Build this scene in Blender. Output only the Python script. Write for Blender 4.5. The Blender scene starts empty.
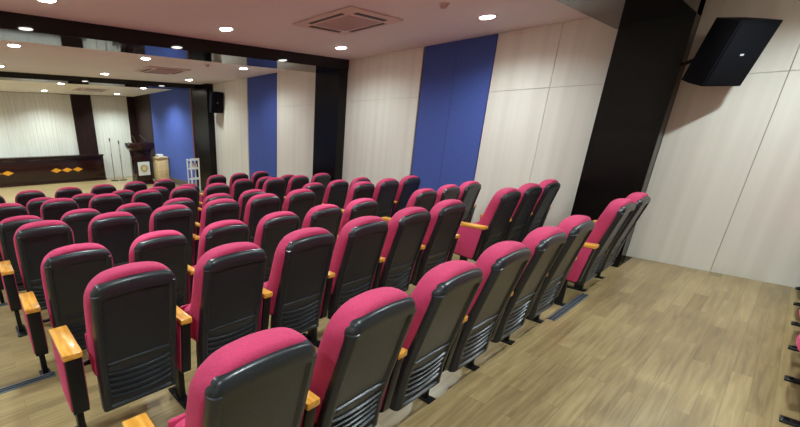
import bpy, bmesh, math, random
from mathutils import Vector, Matrix
random.seed(7)
C = bpy.context.scene.collection
EYE = 1.506
CEIL = EYE + 1.222          # ceiling height above the rear floor
WX = 6.30                   # right wall
LX = -2.30                  # left wall
BY = -2.60                  # back wall
SY = 17.20                  # stage wall
STEP = 0.104
BEAM = EYE + 1.05
T4 = -4*STEP

# ------------------------------------------------------------------ materials
def srgb(r, g, b):
    f = lambda c: (c/255/12.92) if c/255 <= .04045 else ((c/255+.055)/1.055)**2.4
    return (f(r), f(g), f(b), 1)

def new_mat(name, col, rough=.5, **kw):
    m = bpy.data.materials.new(name); m.use_nodes = True
    b = m.node_tree.nodes['Principled BSDF']
    b.inputs['Base Color'].default_value = col
    b.inputs['Roughness'].default_value = rough
    for k, v in kw.items():
        b.inputs[k].default_value = v
    return m

def N(m, t, **kw):
    n = m.node_tree.nodes.new(t)
    for k, v in kw.items():
        if hasattr(n, k): setattr(n, k, v)
        else: n.inputs[k.replace('_', ' ')].default_value = v
    return n

def link(m, a, b): m.node_tree.links.new(a, b)

def noise_tint(m, c1, c2, scale=(8, 8, 8), nscale=1.0, detail=4, bump=0, coord='Object', lo=.35, hi=.65, rough=None):
    b = m.node_tree.nodes['Principled BSDF']
    tc = N(m, 'ShaderNodeTexCoord'); mp = N(m, 'ShaderNodeMapping')
    mp.inputs['Scale'].default_value = scale
    link(m, tc.outputs[coord], mp.inputs['Vector'])
    nz = N(m, 'ShaderNodeTexNoise'); nz.inputs['Scale'].default_value = nscale; nz.inputs['Detail'].default_value = detail
    link(m, mp.outputs[0], nz.inputs['Vector'])
    cr = N(m, 'ShaderNodeValToRGB')
    cr.color_ramp.elements[0].position = lo; cr.color_ramp.elements[0].color = c1
    cr.color_ramp.elements[1].position = hi; cr.color_ramp.elements[1].color = c2
    link(m, nz.outputs['Fac'], cr.inputs[0]); link(m, cr.outputs[0], b.inputs['Base Color'])
    if bump:
        bp = N(m, 'ShaderNodeBump'); bp.inputs['Strength'].default_value = bump; bp.inputs['Distance'].default_value = .004
        link(m, nz.outputs['Fac'], bp.inputs['Height']); link(m, bp.outputs[0], b.inputs['Normal'])
    return m

M = {}
M['fabric'] = noise_tint(new_mat('magenta_fabric', srgb(205, 55, 110), .85, **{'Sheen Weight': .35, 'Sheen Roughness': .4}),
                         srgb(174, 43, 82), srgb(196, 57, 101), (1, 1, 1), 260, 3, .35)
M['fabric'].node_tree.nodes['Principled BSDF'].inputs['Sheen Tint'].default_value = srgb(255, 120, 160)
M['shell'] = noise_tint(new_mat('black_plastic', srgb(46, 51, 57), .35, **{'Coat Weight': .1, 'Coat Roughness': .2}), srgb(28, 31, 35), srgb(34, 38, 43), (1, 1, 1), 60, 2, 0)
M['armwood'] = noise_tint(new_mat('lacquered_armrest_wood', srgb(205, 140, 60), .3, **{'Coat Weight': .4}),
                          srgb(206, 136, 40), srgb(236, 172, 78), (30, 4, 30), 1.6, 5)
M['steel'] = new_mat('black_painted_steel', srgb(22, 22, 24), .4, **{'Metallic': .3})
M['ceiling'] = noise_tint(new_mat('ceiling_paint', srgb(228, 212, 214), .7), srgb(225, 219, 220), srgb(229, 223, 224), (1, 1, 1), .8, 3)
M['ceiling_stage'] = noise_tint(new_mat('stage_ceiling_paint', srgb(238, 230, 212), .7), srgb(236, 228, 210), srgb(240, 233, 216), (1, 1, 1), .8, 3)
M['lacquer'] = noise_tint(new_mat('black_lacquer', srgb(14, 11, 11), .25, **{'Specular IOR Level': .22}), srgb(11, 9, 9), srgb(19, 14, 13), (1, 1, 12), 1.2, 4)
M['beam'] = noise_tint(new_mat('polished_black_stone', srgb(10, 9, 9), .05, **{'IOR': 1.42}), srgb(11, 10, 10), srgb(17, 15, 15), (1, 1, 1), 3, 4)
M['brown'] = noise_tint(new_mat('dark_brown_veneer', srgb(50, 28, 22), .5, **{'Specular IOR Level': .2}), srgb(28, 15, 13), srgb(44, 24, 20), (9, 9, .5), 2.5, 5)
M['desk'] = noise_tint(new_mat('dark_mahogany', srgb(36, 15, 13), .16), srgb(28, 12, 10), srgb(44, 20, 16), (1, 9, 9), 2, 5)
M['blue'] = noise_tint(new_mat('blue_acoustic_fabric', srgb(58, 80, 160), .9), srgb(60, 78, 148), srgb(74, 94, 166), (1, 1, 1), 180, 2, .3)
M['stage_white'] = noise_tint(new_mat('white_slatted_panel', srgb(226, 220, 202), .6), srgb(206, 203, 190), srgb(222, 219, 206), (14, 14, .3), 2.2, 3)
M['dark_gap'] = new_mat('dark_backing', srgb(46, 42, 38), .8)
M['seam_backing'] = new_mat('beige_backing', srgb(128, 118, 102), .8)
M['white_metal'] = new_mat('white_metal', srgb(222, 226, 226), .4)
M['grille'] = new_mat('grey_vent', srgb(70, 62, 60), .6)
M['vent_white'] = new_mat('vent_plastic', srgb(214, 190, 184), .5)
M['spk'] = noise_tint(new_mat('speaker_black', srgb(12, 13, 20), .8, **{'Specular IOR Level': .15}), srgb(9, 10, 16), srgb(14, 15, 22), (1, 1, 1), 120, 2, .3)
M['pale'] = noise_tint(new_mat('pale_birch', srgb(214, 184, 132), .45), srgb(206, 174, 122), srgb(224, 196, 146), (3, 3, 30), 1, 4)
M['gold'] = new_mat('inlaid_gold_wood', srgb(214, 146, 30), .35)
M['brass'] = new_mat('emblem_brass', srgb(176, 158, 92), .4, **{'Metallic': .5})
M['nosing'] = new_mat('grooved_aluminium', srgb(120, 132, 142), .35, **{'Metallic': .7})
M['rubber'] = new_mat('black_rubber_insert', srgb(40, 44, 50), .7)
M['skirt'] = new_mat('grey_skirting', srgb(96, 88, 78), .5)
M['chrome'] = new_mat('dull_chrome', srgb(150, 150, 150), .3, **{'Metallic': .9})
M['badge'] = new_mat('silver_badge', srgb(220, 225, 235), .3)
M['bronze'] = new_mat('reddish_edge_trim', srgb(120, 58, 48), .35)

def veneer():
    m = new_mat('cream_wood_veneer', srgb(206, 198, 182), .5)
    b = m.node_tree.nodes['Principled BSDF']
    tc = N(m, 'ShaderNodeTexCoord')
    mp = N(m, 'ShaderNodeMapping'); mp.inputs['Scale'].default_value = (9, 9, .22)
    link(m, tc.outputs['Object'], mp.inputs['Vector'])
    n1 = N(m, 'ShaderNodeTexNoise'); n1.inputs['Scale'].default_value = 1.1; n1.inputs['Detail'].default_value = 3
    n1.inputs['Distortion'].default_value = .3
    link(m, mp.outputs[0], n1.inputs['Vector'])
    cr = N(m, 'ShaderNodeValToRGB')
    cr.color_ramp.elements[0].position = .32; cr.color_ramp.elements[0].color = srgb(218, 212, 200)
    cr.color_ramp.elements[1].position = .66; cr.color_ramp.elements[1].color = srgb(227, 222, 210)
    link(m, n1.outputs['Fac'], cr.inputs[0]); link(m, cr.outputs[0], b.inputs['Base Color'])
    return m
M['cream'] = veneer()

def planks():
    m = new_mat('laminate_planks', srgb(170, 142, 96), .33)
    b = m.node_tree.nodes['Principled BSDF']
    tc = N(m, 'ShaderNodeTexCoord')
    br = N(m, 'ShaderNodeTexBrick'); br.offset = .37; br.offset_frequency = 2
    br.inputs['Scale'].default_value = 1.0
    br.inputs['Brick Width'].default_value = .80; br.inputs['Row Height'].default_value = .092
    br.inputs['Mortar Size'].default_value = .0016; br.inputs['Mortar Smooth'].default_value = .3
    br.inputs['Color1'].default_value = (0, 0, 0, 1); br.inputs['Color2'].default_value = (1, 1, 1, 1)
    br.inputs['Mortar'].default_value = (.35, .35, .35, 1); br.inputs['Bias'].default_value = 0
    link(m, tc.outputs['Object'], br.inputs['Vector'])
    mp = N(m, 'ShaderNodeMapping'); mp.inputs['Scale'].default_value = (1.6, 26, 1)
    link(m, tc.outputs['Object'], mp.inputs['Vector'])
    off = N(m, 'ShaderNodeVectorMath', operation='ADD')
    link(m, mp.outputs[0], off.inputs[0]); 
    sc = N(m, 'ShaderNodeVectorMath', operation='SCALE'); sc.inputs['Scale'].default_value = 7
    link(m, br.outputs['Color'], sc.inputs[0]); link(m, sc.outputs[0], off.inputs[1])
    gr = N(m, 'ShaderNodeTexNoise'); gr.inputs['Scale'].default_value = 1.6; gr.inputs['Detail'].default_value = 6; gr.inputs['Distortion'].default_value = .5
    link(m, off.outputs[0], gr.inputs['Vector'])
    mix = N(m, 'ShaderNodeMath', operation='MULTIPLY_ADD'); mix.inputs[1].default_value = .24
    link(m, br.outputs['Color'], mix.inputs[0]); 
    g2 = N(m, 'ShaderNodeMath', operation='MULTIPLY'); g2.inputs[1].default_value = .80
    link(m, gr.outputs['Fac'], g2.inputs[0]); link(m, g2.outputs[0], mix.inputs[2])
    cr = N(m, 'ShaderNodeValToRGB')
    e = cr.color_ramp.elements
    e[0].position = .18; e[0].color = srgb(108, 88, 58)
    e[1].position = .85; e[1].color = srgb(174, 152, 108)
    e2 = e.new(.5); e2.color = srgb(145, 123, 84)
    link(m, mix.outputs[0], cr.inputs[0])
    mx = N(m, 'ShaderNodeMix', data_type='RGBA'); mx.inputs['B'].default_value = srgb(104, 86, 60)
    mf = N(m, 'ShaderNodeMath', operation='MULTIPLY'); mf.inputs[1].default_value = .55
    link(m, br.outputs['Fac'], mf.inputs[0]); link(m, mf.outputs[0], mx.inputs['Factor'])
    link(m, cr.outputs[0], mx.inputs['A']); link(m, mx.outputs['Result'], b.inputs['Base Color'])
    rr = N(m, 'ShaderNodeMapRange'); rr.inputs['To Min'].default_value = .24; rr.inputs['To Max'].default_value = .42
    link(m, gr.outputs['Fac'], rr.inputs['Value']); link(m, rr.outputs[0], b.inputs['Roughness'])
    return m
M['floor'] = planks()

def emis(name, col, s):
    m = bpy.data.materials.new(name); m.use_nodes = True
    nt = m.node_tree; nt.nodes.clear()
    e = nt.nodes.new('ShaderNodeEmission'); o = nt.nodes.new('ShaderNodeOutputMaterial')
    e.inputs[0].default_value = col; e.inputs[1].default_value = s
    nt.links.new(e.outputs[0], o.inputs[0]); return m
M['lamp'] = emis('lamp_lens', (1, .95, .86, 1), 30)

# ------------------------------------------------------------------ mesh helpers
def link_mesh(name, bm, mat, parent=None, smooth=False, loc=None):
    me = bpy.data.meshes.new(name)
    bmesh.ops.recalc_face_normals(bm, faces=bm.faces)
    bm.to_mesh(me); bm.free()
    if smooth:
        for p in me.polygons: p.use_smooth = True
        me.set_sharp_from_angle(angle=math.radians(38)) if hasattr(me, 'set_sharp_from_angle') else None
    me.materials.append(M[mat] if isinstance(mat, str) else mat)
    o = bpy.data.objects.new(name, me); C.objects.link(o)
    if parent is not None: o.parent = parent
    if loc: o.location = loc
    return o

def box(bm, x0, x1, y0, y1, z0, z1, bevel=0, seg=2):
    r = bmesh.ops.create_cube(bm, size=1)
    vs = r['verts']
    for v in vs:
        v.co = Vector((x0+(v.co.x+.5)*(x1-x0), y0+(v.co.y+.5)*(y1-y0), z0+(v.co.z+.5)*(z1-z0)))
    if bevel:
        es = {e for v in vs for e in v.link_edges}
        bmesh.ops.bevel(bm, geom=list(es), offset=bevel, segments=seg, affect='EDGES', profile=.5)
    return vs

def boxm(*a, **k):
    bm = bmesh.new(); box(bm, *a, **k); return bm

def cyl(bm, p0, p1, r0, r1=None, seg=20):
    r1 = r0 if r1 is None else r1
    p0, p1 = Vector(p0), Vector(p1); d = p1-p0
    m = Matrix.Translation((p0+p1)/2) @ d.to_track_quat('Z', 'Y').to_matrix().to_4x4()
    return bmesh.ops.create_cone(bm, cap_ends=True, segments=seg, radius1=r0, radius2=r1, depth=d.length, matrix=m)['verts']

def prism_yz(bm, pts, x0, x1, bevel=0):
    a = [bm.verts.new((x0, y, z)) for y, z in pts]; b = [bm.verts.new((x1, y, z)) for y, z in pts]
    n = len(pts)
    f = [bm.faces.new(a), bm.faces.new(b[::-1])]
    for i in range(n): f.append(bm.faces.new((a[i], b[i], b[(i+1) % n], a[(i+1) % n])))
    if bevel:
        es = {e for q in f for e in q.edges}
        bmesh.ops.bevel(bm, geom=list(es), offset=bevel, segments=2, affect='EDGES', profile=.5)

def prism_xz(bm, pts, y0, y1, bevel=0):
    a = [bm.verts.new((x, y0, z)) for x, z in pts]; b = [bm.verts.new((x, y1, z)) for x, z in pts]
    n = len(pts)
    f = [bm.faces.new(a), bm.faces.new(b[::-1])]
    for i in range(n): f.append(bm.faces.new((a[i], b[i], b[(i+1) % n], a[(i+1) % n])))
    if bevel:
        es = {e for q in f for e in q.edges}
        bmesh.ops.bevel(bm, geom=list(es), offset=bevel, segments=2, affect='EDGES', profile=.5)

def struct(name, bm, mat, parent=None, **k):
    o = link_mesh(name, bm, mat, parent, **k)
    if parent is None: o['kind'] = 'structure'
    return o

def tag(o, label, cat, group=None):
    o['label'] = label; o['category'] = cat
    if group: o['group'] = group
    return o

def thing(name, label, cat, loc, group=None, rz=0):
    o = bpy.data.objects.new(name, None); C.objects.link(o); o.location = loc
    o.rotation_euler = (0, 0, rz); o.empty_display_size = .1
    return tag(o, label, cat, group)

def copy_tree(o, parent=None):
    c = o.copy(); C.objects.link(c)
    if parent is not None: c.parent = parent
    for ch in o.children: copy_tree(ch, c)
    return c

# ------------------------------------------------------------------ the room
edges_y = [0.93, 2.79, 4.64, 6.50]
ys = [BY] + edges_y + [SY+.1]
for i in range(5):
    z = -i*STEP
    struct('floor', boxm(LX-.1, WX+.1, ys[i], ys[i+1], z-.5, z), 'floor')
struct('ceiling', boxm(LX-.1, WX+.1, BY-.1, 11.6, CEIL, CEIL+.1), 'ceiling')
struct('ceiling', boxm(LX-.1, WX+.1, 11.6, SY+.2, CEIL, CEIL+.1), 'ceiling_stage')
struct('wall_left', boxm(LX-.1, LX, BY, SY+.1, -.95, CEIL), 'cream')
struct('wall_back', boxm(LX-.1, WX+.1, BY-.1, BY, -.5, CEIL), 'cream')

# right wall: dark backing, cream veneer boards and blue upholstered panels with narrow joints
wr = struct('wall_right', boxm(WX, WX+.1, BY, SY+.1, -.95, CEIL), 'seam_backing')
SEAM = EYE + .48
def boards(parent, y0, y1, zb, mat='cream', seam=True, vs=()):
    g = .002
    cuts = [y0]+list(vs)+[y1]
    rows = [(zb, SEAM), (SEAM, CEIL)] if seam else [(zb, CEIL)]
    for a, b in zip(cuts[:-1], cuts[1:]):
        for z0, z1 in rows:
            struct('veneer_board' if mat == 'cream' else 'upholstered_panel',
                   boxm(WX-.03, WX-.001, a+g, b-g, z0+(g if z0 == SEAM else 0), z1-(g if z1 == SEAM else 0), bevel=.0015, seg=1), mat, parent)
boards(wr, BY+.01, 1.0, 0, vs=(-1.67, .28))
boards(wr, 1.6, 3.0, -2*STEP-.1, vs=(2.23,))
boards(wr, 3.01, 4.12, -2*STEP-.1, 'blue', False, vs=(3.57,))
boards(wr, 4.15, 5.75, -3*STEP-.1, vs=())
boards(wr, 6.42, 7.96, -3*STEP-.1)
boards(wr, 7.97, 9.19, -4*STEP, 'blue', False, vs=(8.49,))
boards(wr, 9.22, 10.98, -4*STEP)

# pillars and beams
struct('trim_1', boxm(WX-.26, WX, 1.0, 1.6, -.3, CEIL, bevel=.004), 'lacquer')
struct('trim_2', boxm(WX-.25, WX, 5.75, 6.42, -.5, CEIL, bevel=.004), 'lacquer')
struct('trim_3', boxm(WX-.25, WX, 10.98, 11.95, T4, CEIL, bevel=.004), 'lacquer')
struct('trim_4', boxm(LX, LX+.25, 1.0, 1.6, -.3, CEIL, bevel=.004), 'lacquer')
struct('trim_5', boxm(LX, LX+.25, 5.75, 6.42, -.5, CEIL, bevel=.004), 'lacquer')
struct('trim_6', boxm(LX, LX+.25, 10.98, 11.95, T4, CEIL, bevel=.004), 'lacquer')
struct('trim_7', boxm(LX, WX, 1.0, 1.68, BEAM, CEIL, bevel=.003), 'beam')
struct('trim_8', boxm(LX, WX, 5.73, 6.42, BEAM, CEIL, bevel=.003), 'beam')
struct('trim_9', boxm(LX, WX, 11.35, 11.95, EYE+1.10, CEIL, bevel=.003), 'beam')

# the stage end: side wall with blue panels, back wall with white slatted panels and brown pilasters
SX = 6.05
ws = struct('wall_stage_right', boxm(SX+.03, WX, 11.95, SY, T4-.1, CEIL), 'dark_gap')
for a, b in ((12.02, 13.6), (13.6, 15.35)):
    struct('upholstered_panel', boxm(SX, SX+.031, a+.004, b-.004, T4+.2, CEIL, bevel=.002), 'blue', ws)
struct('wood_panel', boxm(SX, SX+.031, 15.37, SY-.03, T4, CEIL), 'brown', ws)
struct('edge_trim', boxm(SX-.02, SX+.031, 11.95, 12.01, T4, CEIL), 'bronze', ws)
struct('baseboard_stage', boxm(SX-.02, SX+.03, 12.02, 15.36, T4, T4+.2, bevel=.004), 'skirt')
wf = struct('wall_stage', boxm(LX-.1, WX+.1, SY, SY+.1, -.95, CEIL), 'dark_gap')
def slats(x0, x1):
    n = max(1, round((x1-x0)/.13)); w = (x1-x0)/n
    bm = bmesh.new()
    for k in range(n):
        box(bm, x0+k*w+.001, x0+(k+1)*w-.001, SY-.03, SY, T4, CEIL-.01, bevel=.004, seg=1)
    struct('slatted_panel', bm, 'stage_white', wf)
slats(4.42, 5.79); slats(.29, 3.70); slats(-1.84, -.42)
for x0, x1 in ((3.71, 4.41), (5.80, 6.05), (-.41, .28), (-2.05, -1.86)):
    struct('pilaster', boxm(x0, x1, SY-.09, SY, T4, CEIL, bevel=.004), 'brown', wf)
struct('wall_stage_left', boxm(LX, LX+.25, 11.95, SY, T4-.1, CEIL), 'blue')

# metal nosing strips where the aisles step down
def nosing(x0, x1, y, z, n):
    o = struct('trim_%d' % n, boxm(x0, x1, y-.055, y+.008, z-.004, z+.006, bevel=.002), 'nosing')
    for k in range(2):
        struct('grip_insert', boxm(x0+.004, x1-.004, y-.045+k*.024, y-.031+k*.024, z+.0055, z+.0085), 'rubber', o)
n = 10
for i, y in enumerate(edges_y):
    sh = -.07*max(0, i-1)
    nosing(3.60+sh*2, 4.45+sh*2, y, -i*STEP, n); n += 1
    nosing(LX+.05, .21+sh*2, y, -i*STEP, n); n += 1

# ------------------------------------------------------------------ the seat
def yb(h):
    """rear surface of the backrest: upright low down, reclining above"""
    t = max(0, h-.30)
    return .045 - .02*min(1, h/.30) - .25*t*t/(t+.12)

def corner(px, ph, W, H, r):
    a = (abs(px)-(W-r))/r; b = (ph-(H-r))/r
    if a > 0 and b > 0:
        m_ = max(a, b); L = math.hypot(a, b); k = m_/L
        return math.copysign(W-r+a*k*r, px), H-r+b*k*r
    return px, ph

def cushion_mesh(W, h0, H, r, arch, thick, nx=10, nh=14, lean=0, off=0, flat=None):
    bm = bmesh.new(); F = []; B = []
    for j in range(nh+1):
        rf, rb = [], []
        for i in range(nx+1):
            s = -1+2*i/nx; v = j/nh
            x, h = corner(s*W, h0+(H-h0)*v, W, H, r)
            x *= 1-.06*(1-v)-(.045*max(0, (v-.5)/.5)**1.6 if flat is None else 0)
            h += arch*(1-s*s)*v**3
            y = (yb(h) if flat is None else flat+lean*(h-h0))+off
            e = .012*max(0, 1-abs(s)**2)
            rb.append(bm.verts.new((x, y, h)))
            tk = thick*(1-.25*v)+(.03*math.exp(-((h-h0-.12)/.12)**2) if flat is None else 0)
            rf.append(bm.verts.new((x, y+tk+e*1.5, h)))
        F.append(rf); B.append(rb)
    for G, fl in ((F, 1), (B, 0)):
        for j in range(nh):
            for i in range(nx):
                q = (G[j][i], G[j][i+1], G[j+1][i+1], G[j+1][i]); bm.faces.new(q if fl else q[::-1])
    ring = [(j, 0) for j in range(nh+1)]+[(nh, i) for i in range(1, nx+1)]+[(j, nx) for j in range(nh-1, -1, -1)]+[(0, i) for i in range(nx-1, 0, -1)]
    for k in range(len(ring)):
        a, b = ring[k], ring[(k+1) % len(ring)]
        bm.faces.new((F[a[0]][a[1]], F[b[0]][b[1]], B[b[0]][b[1]], B[a[0]][a[1]]))
    return bm

def subdivided(name, bm, mat, parent, lv=1):
    o = link_mesh(name, bm, mat, parent)
    md = o.modifiers.new('s', 'SUBSURF'); md.levels = lv; md.render_levels = lv
    dg = bpy.context.evaluated_depsgraph_get(); dg.update()
    me = bpy.data.meshes.new_from_object(o.evaluated_get(dg))
    o.modifiers.clear(); o.data = me
    for p in me.polygons: p.use_smooth = True
    return o

def shell_mesh():
    W, h0, H, r = .212, .20, .948, .045
    grooves = [(.505, .010), (.437, .011), (.400, .011), (.363, .011), (.326, .011), (.289, .011)]
    nx = 36
    lv = {round(h0+(H-h0)*k/110, 5) for k in range(111)}
    lv |= {round(H-.06+.06*k/16, 5) for k in range(17)} | {round(h0+.05*k/14, 5) for k in range(15)}
    for g, a in grooves:
        lv = {x for x in lv if not (g-.007 < x < g+.004)} | {round(g-.005, 5), round(g-.0025, 5), round(g, 5)}
    lv = sorted(lv)
    nh = len(lv)-1
    bm = bmesh.new(); G = []
    for hb in lv:
        row = []
        v = (hb-h0)/(H-h0)
        win = max(0, min(1, (hb-.22)/.06, (.495-hb)/.05))
        for i in range(nx+1):
            s = -1+2*i/nx
            ss = math.sin(s*math.pi/2)*.35+s*.65
            x, h = corner(ss*W, hb, W, H, r)
            wf_ = 1-.03*(1-v)-.05*max(0, (v-.55)/.45)**1.5
            x *= wf_
            arch = .026*(1-s*s)*v**3
            # distance to outline
            ex = W*wf_-abs(x); et = H-h
            if abs(x)/wf_ > W-r and h > H-r:
                et = r-math.hypot(abs(x)/wf_-(W-r), h-(H-r)); ex = et
            eb = hb-h0
            e = max(0, min(ex, et, eb))
            h += arch
            inner = max(0, min(1, (ex-.036)/.012))
            h += .034*((x/W)**2-.35)*win*max(0, min(1, ex/.03))
            y = yb(h)-.030
            o1 = .042*(1-math.sqrt(max(0, 1-(max(0, .052-et)/.052)**2))) if h > .6 else 0
            o2 = .028*(1-math.sqrt(max(0, 1-(max(0, .024-e)/.024)**2)))
            y += max(o1, o2)
            ei = min(ex-.034, et-.070, eb-.03)
            if ei > 0: y += .012*min(1, ei/.005)
            for g, amp in grooves:
                d = hb-g
                if -.030 < d < -.0049: y -= amp*(1+(d+.005)/.025)*inner
                elif -.0049 <= d < -.001: y -= amp*.62*inner
            row.append(bm.verts.new((x, y, h)))
        G.append(row)
    for j in range(nh):
        for i in range(nx):
            bm.faces.new((G[j][i], G[j][i+1], G[j+1][i+1], G[j+1][i]))
    # rim runs forward to the cushion
    ring = [(j, 0) for j in range(nh+1)]+[(nh, i) for i in range(1, nx+1)]+[(j, nx) for j in range(nh-1, -1, -1)]+[(0, i) for i in range(nx-1, 0, -1)]
    back = {k: bm.verts.new(G[k[0]][k[1]].co+Vector((0, .045, 0))) for k in ring}
    for k in range(len(ring)):
        a, b = ring[k], ring[(k+1) % len(ring)]
        bm.faces.new((G[a[0]][a[1]], back[a], back[b], G[b[0]][b[1]]))
    # front skin of the lower shell, so the seat is solid from the other side
    FR = []
    for j in range(0, 7):
        h = h0+.4*j/6
        FR.append([bm.verts.new((x*W*.94, yb(h)+.010, h)) for x in (-1, 0, 1)])
    for j in range(6):
        for i in range(2): bm.faces.new((FR[j][i], FR[j+1][i], FR[j+1][i+1], FR[j][i+1]))
    return bm

HP = .567/2
def side_assembly(parent, x, hw=.034, ph=.028):
    """armrest on its upholstered side panel, black edging, post and floor plate"""
    pts = [(-.035, .60), (.285, .60), (.265, .30), (.240, .272), (.03, .248), (.012, .262)]
    bm = bmesh.new(); prism_yz(bm, pts, x-ph, x+ph, bevel=.005)
    p = link_mesh('side_panel', bm, 'steel', parent, smooth=True)
    inner = [(-.022, .595), (.272, .595), (.252, .308), (.232, .284), (.040, .262), (.025, .274)]
    for s in (-1, 1):
        bm = bmesh.new()
        prism_yz(bm, inner, x+s*(ph-.001)-.006, x+s*(ph-.001)+.006, bevel=.004)
        f = link_mesh('upholstery', bm, 'fabric', p, smooth=True)
    bm = bmesh.new(); box(bm, x-hw, x+hw, -.045, .29, .598, .630, bevel=.006, seg=2)
    link_mesh('armrest', bm, 'armwood', parent, smooth=True)
    lg = link_mesh('leg', boxm(x-.018, x+.018, .10, .175, .012, .30, bevel=.004), 'steel', parent, smooth=True)
    bm = bmesh.new(); box(bm, x-.035, x+.035, .02, .26, 0, .014, bevel=.005)
    for yy in (.05, .235): cyl(bm, (x, yy, .012), (x, yy, .022), .011, seg=10)
    link_mesh('foot_plate', bm, 'steel', lg, smooth=True)

def make_seat(kind):
    t = thing('auditorium_seat', '', 'chair', (0, 0, 0))
    sh = link_mesh('backrest_shell', shell_mesh(), 'shell', t, smooth=True)
    subdivided('back_cushion', cushion_mesh(.231, .40, .966, .10, .042, .132, off=.004), 'fabric', t, 2)
    bm = cushion_mesh(.198, .34, .565, .05, .0, .085, nh=10, flat=.205, lean=-.10)
    subdivided('seat_cushion', bm, 'fabric', t, 2)
    # seat pan under the tipped-up cushion and the hinge bar
    bm = bmesh.new(); box(bm, -.19, .19, .272, .292, .36, .55, bevel=.008)
    link_mesh('seat_pan', bm, 'fabric', t, smooth=True)
    bm = bmesh.new(); cyl(bm, (-HP+.02, .20, .42), (HP-.05, .20, .42), .014, seg=12)
    link_mesh('hinge_bar', bm, 'steel', t, smooth=True)
    if kind == 'left_end': side_assembly(t, -HP-.026, .044, .038)
    else: side_assembly(t, -HP-.017)
    if kind == 'right_end': side_assembly(t, HP+.003, .038, .034)
    return t

protos = {k: make_seat(k) for k in ('middle', 'right_end', 'left_end')}
used = set()
P = .567; RP = .927
OFF = {1: .11, 2: -.03, 3: -.13, 4: -.23, 5: -.36, 6: -.45, 7: -.56, 8: -.63}
ordn = ['first', 'second', 'third', 'fourth', 'fifth', 'sixth', 'seventh', 'eighth']
rown = ['nearest full row', 'second nearest row', 'third nearest row', 'fourth nearest row',
        'fourth row from the stage', 'third row from the stage', 'second row from the stage', 'row closest to the stage']
def put(kind, x, y, z, label, group, rz=0):
    src = protos[kind]
    if kind in used: o = copy_tree(src)
    else: o = src; used.add(kind)
    o.location = (x, y, z); o.rotation_euler = (0, 0, rz)
    return tag(o, label, 'chair', group)

for r in range(1, 9):
    z = -STEP*((r+1)//2)
    rr = random.Random(r)
    for c in range(1, 7):
        x = (c+OFF[r])*P-.02
        if r == 7 and c == 1: continue
        n_ = 7-c
        who = 'beside the right-hand aisle' if n_ == 1 else '%s seat left of the right-hand aisle' % ordn[n_-1]
        lab = 'magenta auditorium seat with black back, %s, %s' % (who if n_ > 1 else 'at the aisle', rown[r-1])
        lab = ('magenta seat %s in from the aisle, middle block, %s' % (ordn[n_-1], rown[r-1]) if n_ > 1
               else 'magenta seat beside the aisle, ending the middle block, %s' % rown[r-1])
        put('right_end' if c == 6 else 'left_end' if c == 1 else 'middle', x, RP*r, z, lab, 'auditorium seats in the middle block', rr.uniform(-.01, .01))
    for k in range(3):
        c = 8.05+k*1.0
        if r == 1: c = 8.03+k*1.0
        x = (c+OFF[r])*P-.02
        if r == 1 and k == 2: continue
        pos = ['beside the aisle', 'one in from the aisle', 'against the right wall'][k]
        lab = 'magenta seat %s, right block, %s' % (pos, rown[r-1])
        put('right_end' if k == 2 or (r == 1 and k == 1) else 'left_end' if k == 0 else 'middle', x, RP*r, z, lab, 'auditorium seats in the block by the right wall', rr.uniform(-.01, .01))
wh = ['nearest the camera', 'second out from the camera', 'third out from the camera', 'second from the right wall', 'beside the right wall']
for k in range(5):
    put('right_end' if k == 4 else 'middle', 3.55+k*.60, -.56, 0, 'magenta seat cut by the right picture edge, %s' % wh[k], 'seats of the back row at the right edge')

# ------------------------------------------------------------------ ceiling fittings
def downlight(x, y, lab, power, zc=CEIL):
    t = thing('downlight', lab, 'ceiling light', (x, y, zc), 'recessed downlights')
    bm = bmesh.new()
    prof = [(.080, -.002), (.085, -.010), (.102, -.008), (.106, 0), (.078, 0)]
    seg = 28; rings = []
    for (rr_, zz) in prof:
        rings.append([bm.verts.new((rr_*math.cos(2*math.pi*k/seg), rr_*math.sin(2*math.pi*k/seg), zz)) for k in range(seg)])
    for a in range(len(prof)):
        b = (a+1) % len(prof)
        for k in range(seg):
            bm.faces.new((rings[a][k], rings[a][(k+1) % seg], rings[b][(k+1) % seg], rings[b][k]))
    link_mesh('trim_ring', bm, 'white_metal', t, smooth=True)
    bm = bmesh.new(); cyl(bm, (0, 0, -.001), (0, 0, -.014), .082, .074, 28)
    link_mesh('lens', bm, 'lamp', t)
    l = bpy.data.lights.new('downlight_lamp', 'SPOT'); l.energy = power; l.color = (.82, .97, 1.0)
    l.spot_size = math.radians(156 if y < 12 else 142); l.spot_blend = .9; l.shadow_soft_size = .06
    lo = bpy.data.objects.new('downlight_lamp', l); C.objects.link(lo); lo.parent = t; lo.location = (0, 0, -.02)
rows_y = [(.1, 'behind the nearest beam'), (2.67, 'in the bay nearest the camera'), (4.98, 'just before the first beam'), (7.82, 'in the second bay'),
          (10.43, 'just before the stage beam'), (13.3, 'over the front of the stage'), (16.0, 'close to the stage wall')]
cols_x = [(-1.15, 'by the left wall'), (1.0, 'in the left column seen'), (3.08, 'in the middle column'), (5.24, 'in the column by the right wall')]
for y, a in rows_y:
    for x, b in cols_x:
        pw = 200 if y < 0 else 125 if y < 3 else 84 if y < 12 else 250
        if y > 12: x = {-1.15: -1.1, 1.0: .3, 3.08: 2.68, 5.24: 5.06}[x]
        downlight(x, y, 'round white downlight %s, %s' % (b, a), pw)

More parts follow.
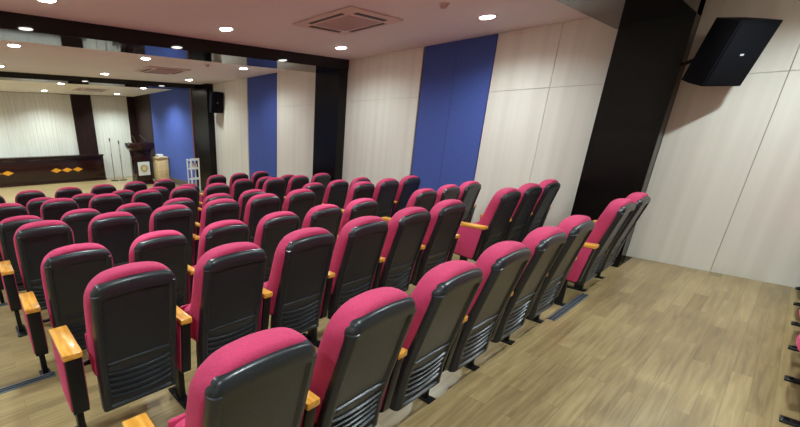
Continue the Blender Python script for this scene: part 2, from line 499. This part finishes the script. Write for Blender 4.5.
def ac_unit(x, y, lab):
    t = thing('air_conditioner', lab, 'air conditioner', (x, y, CEIL), 'ceiling cassette air conditioners')
    w = .475
    bm = bmesh.new(); box(bm, -w, w, -w, w, -.022, 0, bevel=.01)
    link_mesh('casing', bm, 'vent_white', t, smooth=True)
    for k in range(4):
        bm = bmesh.new(); box(bm, -.27, .27, .335, .395, -.027, -.02, bevel=.003)
        bmesh.ops.rotate(bm, verts=bm.verts, cent=(0, 0, 0), matrix=Matrix.Rotation(k*math.pi/2, 3, 'Z'))
        o = link_mesh('air_outlet', bm, 'grille', t)
    bm = bmesh.new()
    box(bm, -.27, .27, -.27, .27, -.030, -.02, bevel=.004)
    for k in range(15):
        yy = -.24+k*.48/14; box(bm, -.245, .245, yy-.006, yy+.006, -.036, -.029)
    link_mesh('intake_grille', bm, noise_m, t)
    return t
noise_m = new_mat('intake_grille', srgb(196, 174, 170), .6)
ac_unit(4.08, 3.80, 'square cassette air conditioner in the ceiling bay nearest the camera')
ac_unit(3.95, 9.15, 'square cassette air conditioner in the second ceiling bay')
ac_unit(3.85, 14.8, 'square cassette air conditioner over the stage')

def detector(x, y, lab):
    t = thing('smoke_detector', lab, 'smoke detector', (x, y, CEIL), 'smoke detectors')
    bm = bmesh.new(); cyl(bm, (0, 0, 0), (0, 0, -.014), .052, .050, 24); link_mesh('base', bm, 'vent_white', t, smooth=True)
    bm = bmesh.new(); cyl(bm, (0, 0, -.014), (0, 0, -.042), .040, .028, 24); link_mesh('sensor_head', bm, noise_m, t, smooth=True)
detector(4.36, 2.70, 'small round smoke detector on the ceiling above the near wall panels')
detector(4.36, 7.82, 'small round smoke detector between downlights in the second bay')

# ------------------------------------------------------------------ loudspeakers on the pillars
def speaker(x, y, z, rz, tilt, lab, wall):
    t = thing('loudspeaker', lab, 'speaker', (x, y, z), 'wall loudspeakers', rz)
    g = bpy.data.objects.new('cabinet_tilt', None)
    bpy.data.objects.remove(g)
    R = Matrix.Rotation(tilt, 3, 'X')
    def rot(bm):
        bmesh.ops.rotate(bm, verts=bm.verts, cent=(0, 0, 0), matrix=R); return bm
    # cabinet: tapered to the back, front faces -Y
    bm = bmesh.new()
    w, d, h = .185, .15, .27
    pts = [(-w, -d), (w, -d), (w, 0), (w*.72, d), (-w*.72, d), (-w, 0)]
    a = [bm.verts.new((px, py, -h)) for px, py in pts]; b = [bm.verts.new((px, py, h)) for px, py in pts]
    bm.faces.new(a[::-1]); bm.faces.new(b)
    for i in range(6): bm.faces.new((a[i], a[(i+1) % 6], b[(i+1) % 6], b[i]))
    bmesh.ops.bevel(bm, geom=list(bm.edges), offset=.008, segments=2, affect='EDGES', profile=.5)
    link_mesh('cabinet', rot(bm), 'spk', t, smooth=True)
    bm = bmesh.new(); box(bm, -w+.014, w-.014, -d-.010, -d+.002, -h+.014, h-.014, bevel=.005)
    gr = link_mesh('front_grille', rot(bm), 'spk', t, smooth=True)
    bm = bmesh.new(); box(bm, -.016, .016, -d-.013, -d-.009, -.008, .008, bevel=.002)
    link_mesh('badge', rot(bm), 'badge', gr)
    bm = bmesh.new()
    v = Matrix.Rotation(-rz, 3, 'Z') @ (Vector(wall)-Vector((x, y, z)))
    cyl(bm, R @ Vector((0, d*.6, 0)), v, .018, seg=12)
    link_mesh('bracket', bm, 'steel', t, smooth=True)
speaker(5.97, .70, EYE+.66, math.radians(-38), math.radians(17), 'large black loudspeaker hung beside the wide black pillar near the camera', (6.12, 1.0, EYE+.60))
speaker(6.08, 10.55, EYE+.70, math.radians(-8), math.radians(10), 'small black loudspeaker on the far pillar next to the stage', (6.15, 10.98, EYE+.66))

# ------------------------------------------------------------------ stage furniture
# long front desk
DY = 16.68; DZ = T4
t = thing('stage_desk', 'long dark mahogany desk with gold diamond inlays in front of the stage wall', 'desk', (2.0, DY, DZ))
hw = 2.42
bm = bmesh.new(); box(bm, -hw, hw, 0, .40, .07, .90, bevel=.005)
fp = link_mesh('front_panel', bm, 'desk', t, smooth=True)
bm = bmesh.new(); box(bm, -hw-.05, hw+.05, -.05, .415, .935, .985, bevel=.012, seg=3); link_mesh('desktop', bm, 'desk', t, smooth=True)
bm = bmesh.new(); box(bm, -hw-.02, hw+.02, -.022, .41, .895, .937, bevel=.01); link_mesh('cornice', bm, 'desk', t, smooth=True)
bm = bmesh.new(); box(bm, -hw-.03, hw+.03, -.03, .42, 0, .09, bevel=.01); link_mesh('plinth', bm, 'desk', t, smooth=True)
for s in (-1, 1):
    bm = bmesh.new(); box(bm, s*hw-.06, s*hw+.015 if s > 0 else s*hw+.06, -.018, .0, .09, .895, bevel=.005)
    link_mesh('corner_post', bm, 'desk', t, smooth=True)
for X in (.44, .81, 1.18, 2.71, 3.08, 3.45):
    bm = bmesh.new(); cx = X-2.0; prism_xz(bm, [(cx-.185, .47), (cx, .385), (cx+.185, .47), (cx, .555)], -.006, .002)
    link_mesh('diamond_inlay', bm, 'gold', fp)

# lectern
LY = 14.5; LXc = 5.16
t = thing('lectern', 'dark wooden lectern with white square emblem on its front', 'lectern', (LXc, LY, T4))
bm = bmesh.new(); prism_xz(bm, [(-.36, 0), (.36, 0), (.31, .10), (-.31, .10)], -.26, .26, bevel=.008); link_mesh('plinth', bm, 'desk', t, smooth=True)
bm = bmesh.new(); prism_xz(bm, [(-.29, .09), (.29, .09), (.27, .95), (.34, 1.22), (-.34, 1.22), (-.27, .95)], -.21, .21, bevel=.006); bd = link_mesh('body', bm, 'desk', t, smooth=True)
bm = bmesh.new(); prism_xz(bm, [(-.34, 1.20), (.34, 1.20), (.42, 1.29), (.44, 1.36), (.44, 1.45), (-.44, 1.45), (-.44, 1.36), (-.42, 1.29)], -.30, .27, bevel=.01); link_mesh('reading_top', bm, 'desk', t, smooth=True)
bm = bmesh.new(); box(bm, -.215, .215, -.222, -.208, .33, .80, bevel=.004); em = link_mesh('emblem_plate', bm, 'badge', bd)
em.data.materials[0] = new_mat('emblem_plate', srgb(205, 205, 196), .5)
bm = bmesh.new()
vs = bmesh.ops.create_circle(bm, cap_ends=True, radius=.13, segments=28)['verts']
r_ = bmesh.ops.extrude_face_region(bm, geom=bm.faces[:]); bmesh.ops.translate(bm, verts=[v for v in r_['geom'] if isinstance(v, bmesh.types.BMVert)], vec=(0, 0, .008))
bmesh.ops.rotate(bm, verts=bm.verts, cent=(0, 0, 0), matrix=Matrix.Rotation(math.pi/2, 3, 'X')); bmesh.ops.translate(bm, verts=bm.verts, vec=(0, -.221, .575))
link_mesh('emblem_ring', bm, 'brass', em)
bm = bmesh.new(); prism_xz(bm, [(-.05, .50), (.05, .50), (.075, .60), (0, .68), (-.075, .60)], -.236, -.228); link_mesh('emblem_motif', bm, 'pale', em)

def tube(bm, pts, r, seg=8):
    for a, b in zip(pts[:-1], pts[1:]): cyl(bm, a, b, r, seg=seg)
def goose(x, y, z, dx, lab):
    t = thing('gooseneck_microphone', lab, 'microphone', (x, y, z), 'gooseneck microphones on the lectern')
    bm = bmesh.new(); cyl(bm, (0, 0, 0), (0, 0, .02), .045, seg=16); link_mesh('base', bm, 'steel', t, smooth=True)
    bm = bmesh.new(); tube(bm, [(0, 0, .02), (dx*.2, .0, .12), (dx*.6, .03, .20), (dx, .05, .25)], .007); link_mesh('neck', bm, 'chrome', t, smooth=True)
    bm = bmesh.new(); cyl(bm, (dx, .05, .25), (dx*1.35, .06, .29), .016, .02, 12); link_mesh('capsule', bm, 'steel', t, smooth=True)
goose(5.38, 14.5, T4+1.45, -.16, 'gooseneck microphone leaning left over the right half of the lectern')
goose(5.02, 14.5, T4+1.45, -.08, 'gooseneck microphone at the left side of the lectern top')

def mic_stand(x, y, h, lab):
    t = thing('microphone_stand', lab, 'microphone stand', (x, y, T4), 'floor microphone stands')
    bm = bmesh.new(); cyl(bm, (0, 0, 0), (0, 0, .025), .15, .14, 24); link_mesh('base', bm, 'steel', t, smooth=True)
    bm = bmesh.new(); cyl(bm, (0, 0, .02), (0, 0, h*.62), .014, seg=10); cyl(bm, (0, 0, h*.60), (0, 0, h*.65), .02, seg=10); link_mesh('pole', bm, 'chrome', t, smooth=True)
    bm = bmesh.new(); cyl(bm, (0, 0, h*.62), (0, 0, h-.1), .009, seg=10); link_mesh('upper_tube', bm, 'chrome', t, smooth=True)
    bm = bmesh.new(); cyl(bm, (0, 0, h-.12), (-.02, -.05, h), .016, .026, 12); link_mesh('microphone', bm, 'steel', t, smooth=True)
mic_stand(4.62, 16.15, 1.58, 'thin microphone stand just right of the long desk')
mic_stand(4.93, 16.1, 1.48, 'thin microphone stand nearer the lectern')
mic_stand(5.02, 15.2, 1.45, 'dark microphone stand partly behind the lectern')

# pale wooden table behind the lectern
t = thing('side_table', 'pale birch side table right of the lectern against blue panels', 'table', (5.77, 14.3, T4))
bm = bmesh.new(); box(bm, -.19, .26, -.25, .25, .90, .95, bevel=.006); link_mesh('tabletop', bm, 'pale', t, smooth=True)
bm = bmesh.new(); box(bm, -.17, .25, -.22, .22, .0, .90, bevel=.004); link_mesh('cabinet', bm, 'pale', t, smooth=True)
bm = bmesh.new(); box(bm, .05, .23, -.232, -.219, .08, .84, bevel=.003); link_mesh('door', bm, 'pale', t, smooth=True)
pb = link_mesh('paper_stack', boxm(-.10, .10, -.13, .13, 0, .09, bevel=.004), 'white_metal'); pb.location = (5.79, 14.32, T4+.952)
tag(pb, 'white stack of papers on the pale side table', 'papers')

# white trolley shelf by the stage pillar
t = thing('shelf_trolley', 'narrow white open shelf trolley standing against the dark stage pillar', 'shelf', (5.62, 11.3, T4))
for sx in (-1, 1):
    for sy in (-1, 1):
        bm = bmesh.new(); box(bm, sx*.13-.018, sx*.13+.018, sy*.12-.018, sy*.12+.018, .05, 1.04, bevel=.004); link_mesh('upright', bm, 'white_metal', t, smooth=True)
        bm = bmesh.new(); cyl(bm, (sx*.13-.012, sy*.12, .026), (sx*.13+.012, sy*.12, .026), .026, seg=16); link_mesh('caster', bm, 'rubber', t, smooth=True)
for z in (.12, .43, .74, 1.0):
    bm = bmesh.new(); box(bm, -.145, .145, -.135, .135, z, z+.02, bevel=.003); sf = link_mesh('shelf', bm, 'white_metal', t, smooth=True)
    bm = bmesh.new(); box(bm, -.145, .145, -.139, -.133, z, z+.07, bevel=.002); link_mesh('shelf_lip', bm, 'white_metal', sf)
b1 = link_mesh('storage_box', boxm(-.09, .09, -.09, .09, 0.002, .15, bevel=.01), 'vent_white', smooth=True); b1.location = (5.62, 11.3, T4+.76)
tag(b1, 'small pale box on the upper level of the white trolley', 'box')

# ------------------------------------------------------------------ world, camera
w = bpy.data.worlds.new('World'); bpy.context.scene.world = w; w.use_nodes = True
w.node_tree.nodes['Background'].inputs[0].default_value = (.05, .05, .055, 1)
w.node_tree.nodes['Background'].inputs[1].default_value = 1

px, py, f = 270.87, 267.15, 391.3
def camv(u, v): return Vector((u-px, -(v-py), -f)).normalized()
Y_ = camv(-46.1, 129.55); X_ = camv(815.4, 125.6)
X_ = (X_-Y_*X_.dot(Y_)).normalized(); Z_ = X_.cross(Y_)
R = Matrix((X_, Y_, Z_))
cd = bpy.data.cameras.new('camera'); co = bpy.data.objects.new('camera', cd); C.objects.link(co)
cd.sensor_fit = 'HORIZONTAL'; cd.sensor_width = 36; cd.lens = f*36/800
cd.shift_x = (400-px)/800; cd.shift_y = (py-213.5)/800; cd.clip_start = .05; cd.clip_end = 100
mw = R.to_4x4(); mw.translation = Vector((0, 0, EYE)); co.matrix_world = mw
sc = bpy.context.scene; sc.camera = co
sc.view_settings.view_transform = 'Standard'; sc.view_settings.look = 'None'
sc.view_settings.exposure = 0.8; sc.view_settings.gamma = 1; sc.view_settings.use_curve_mapping = False
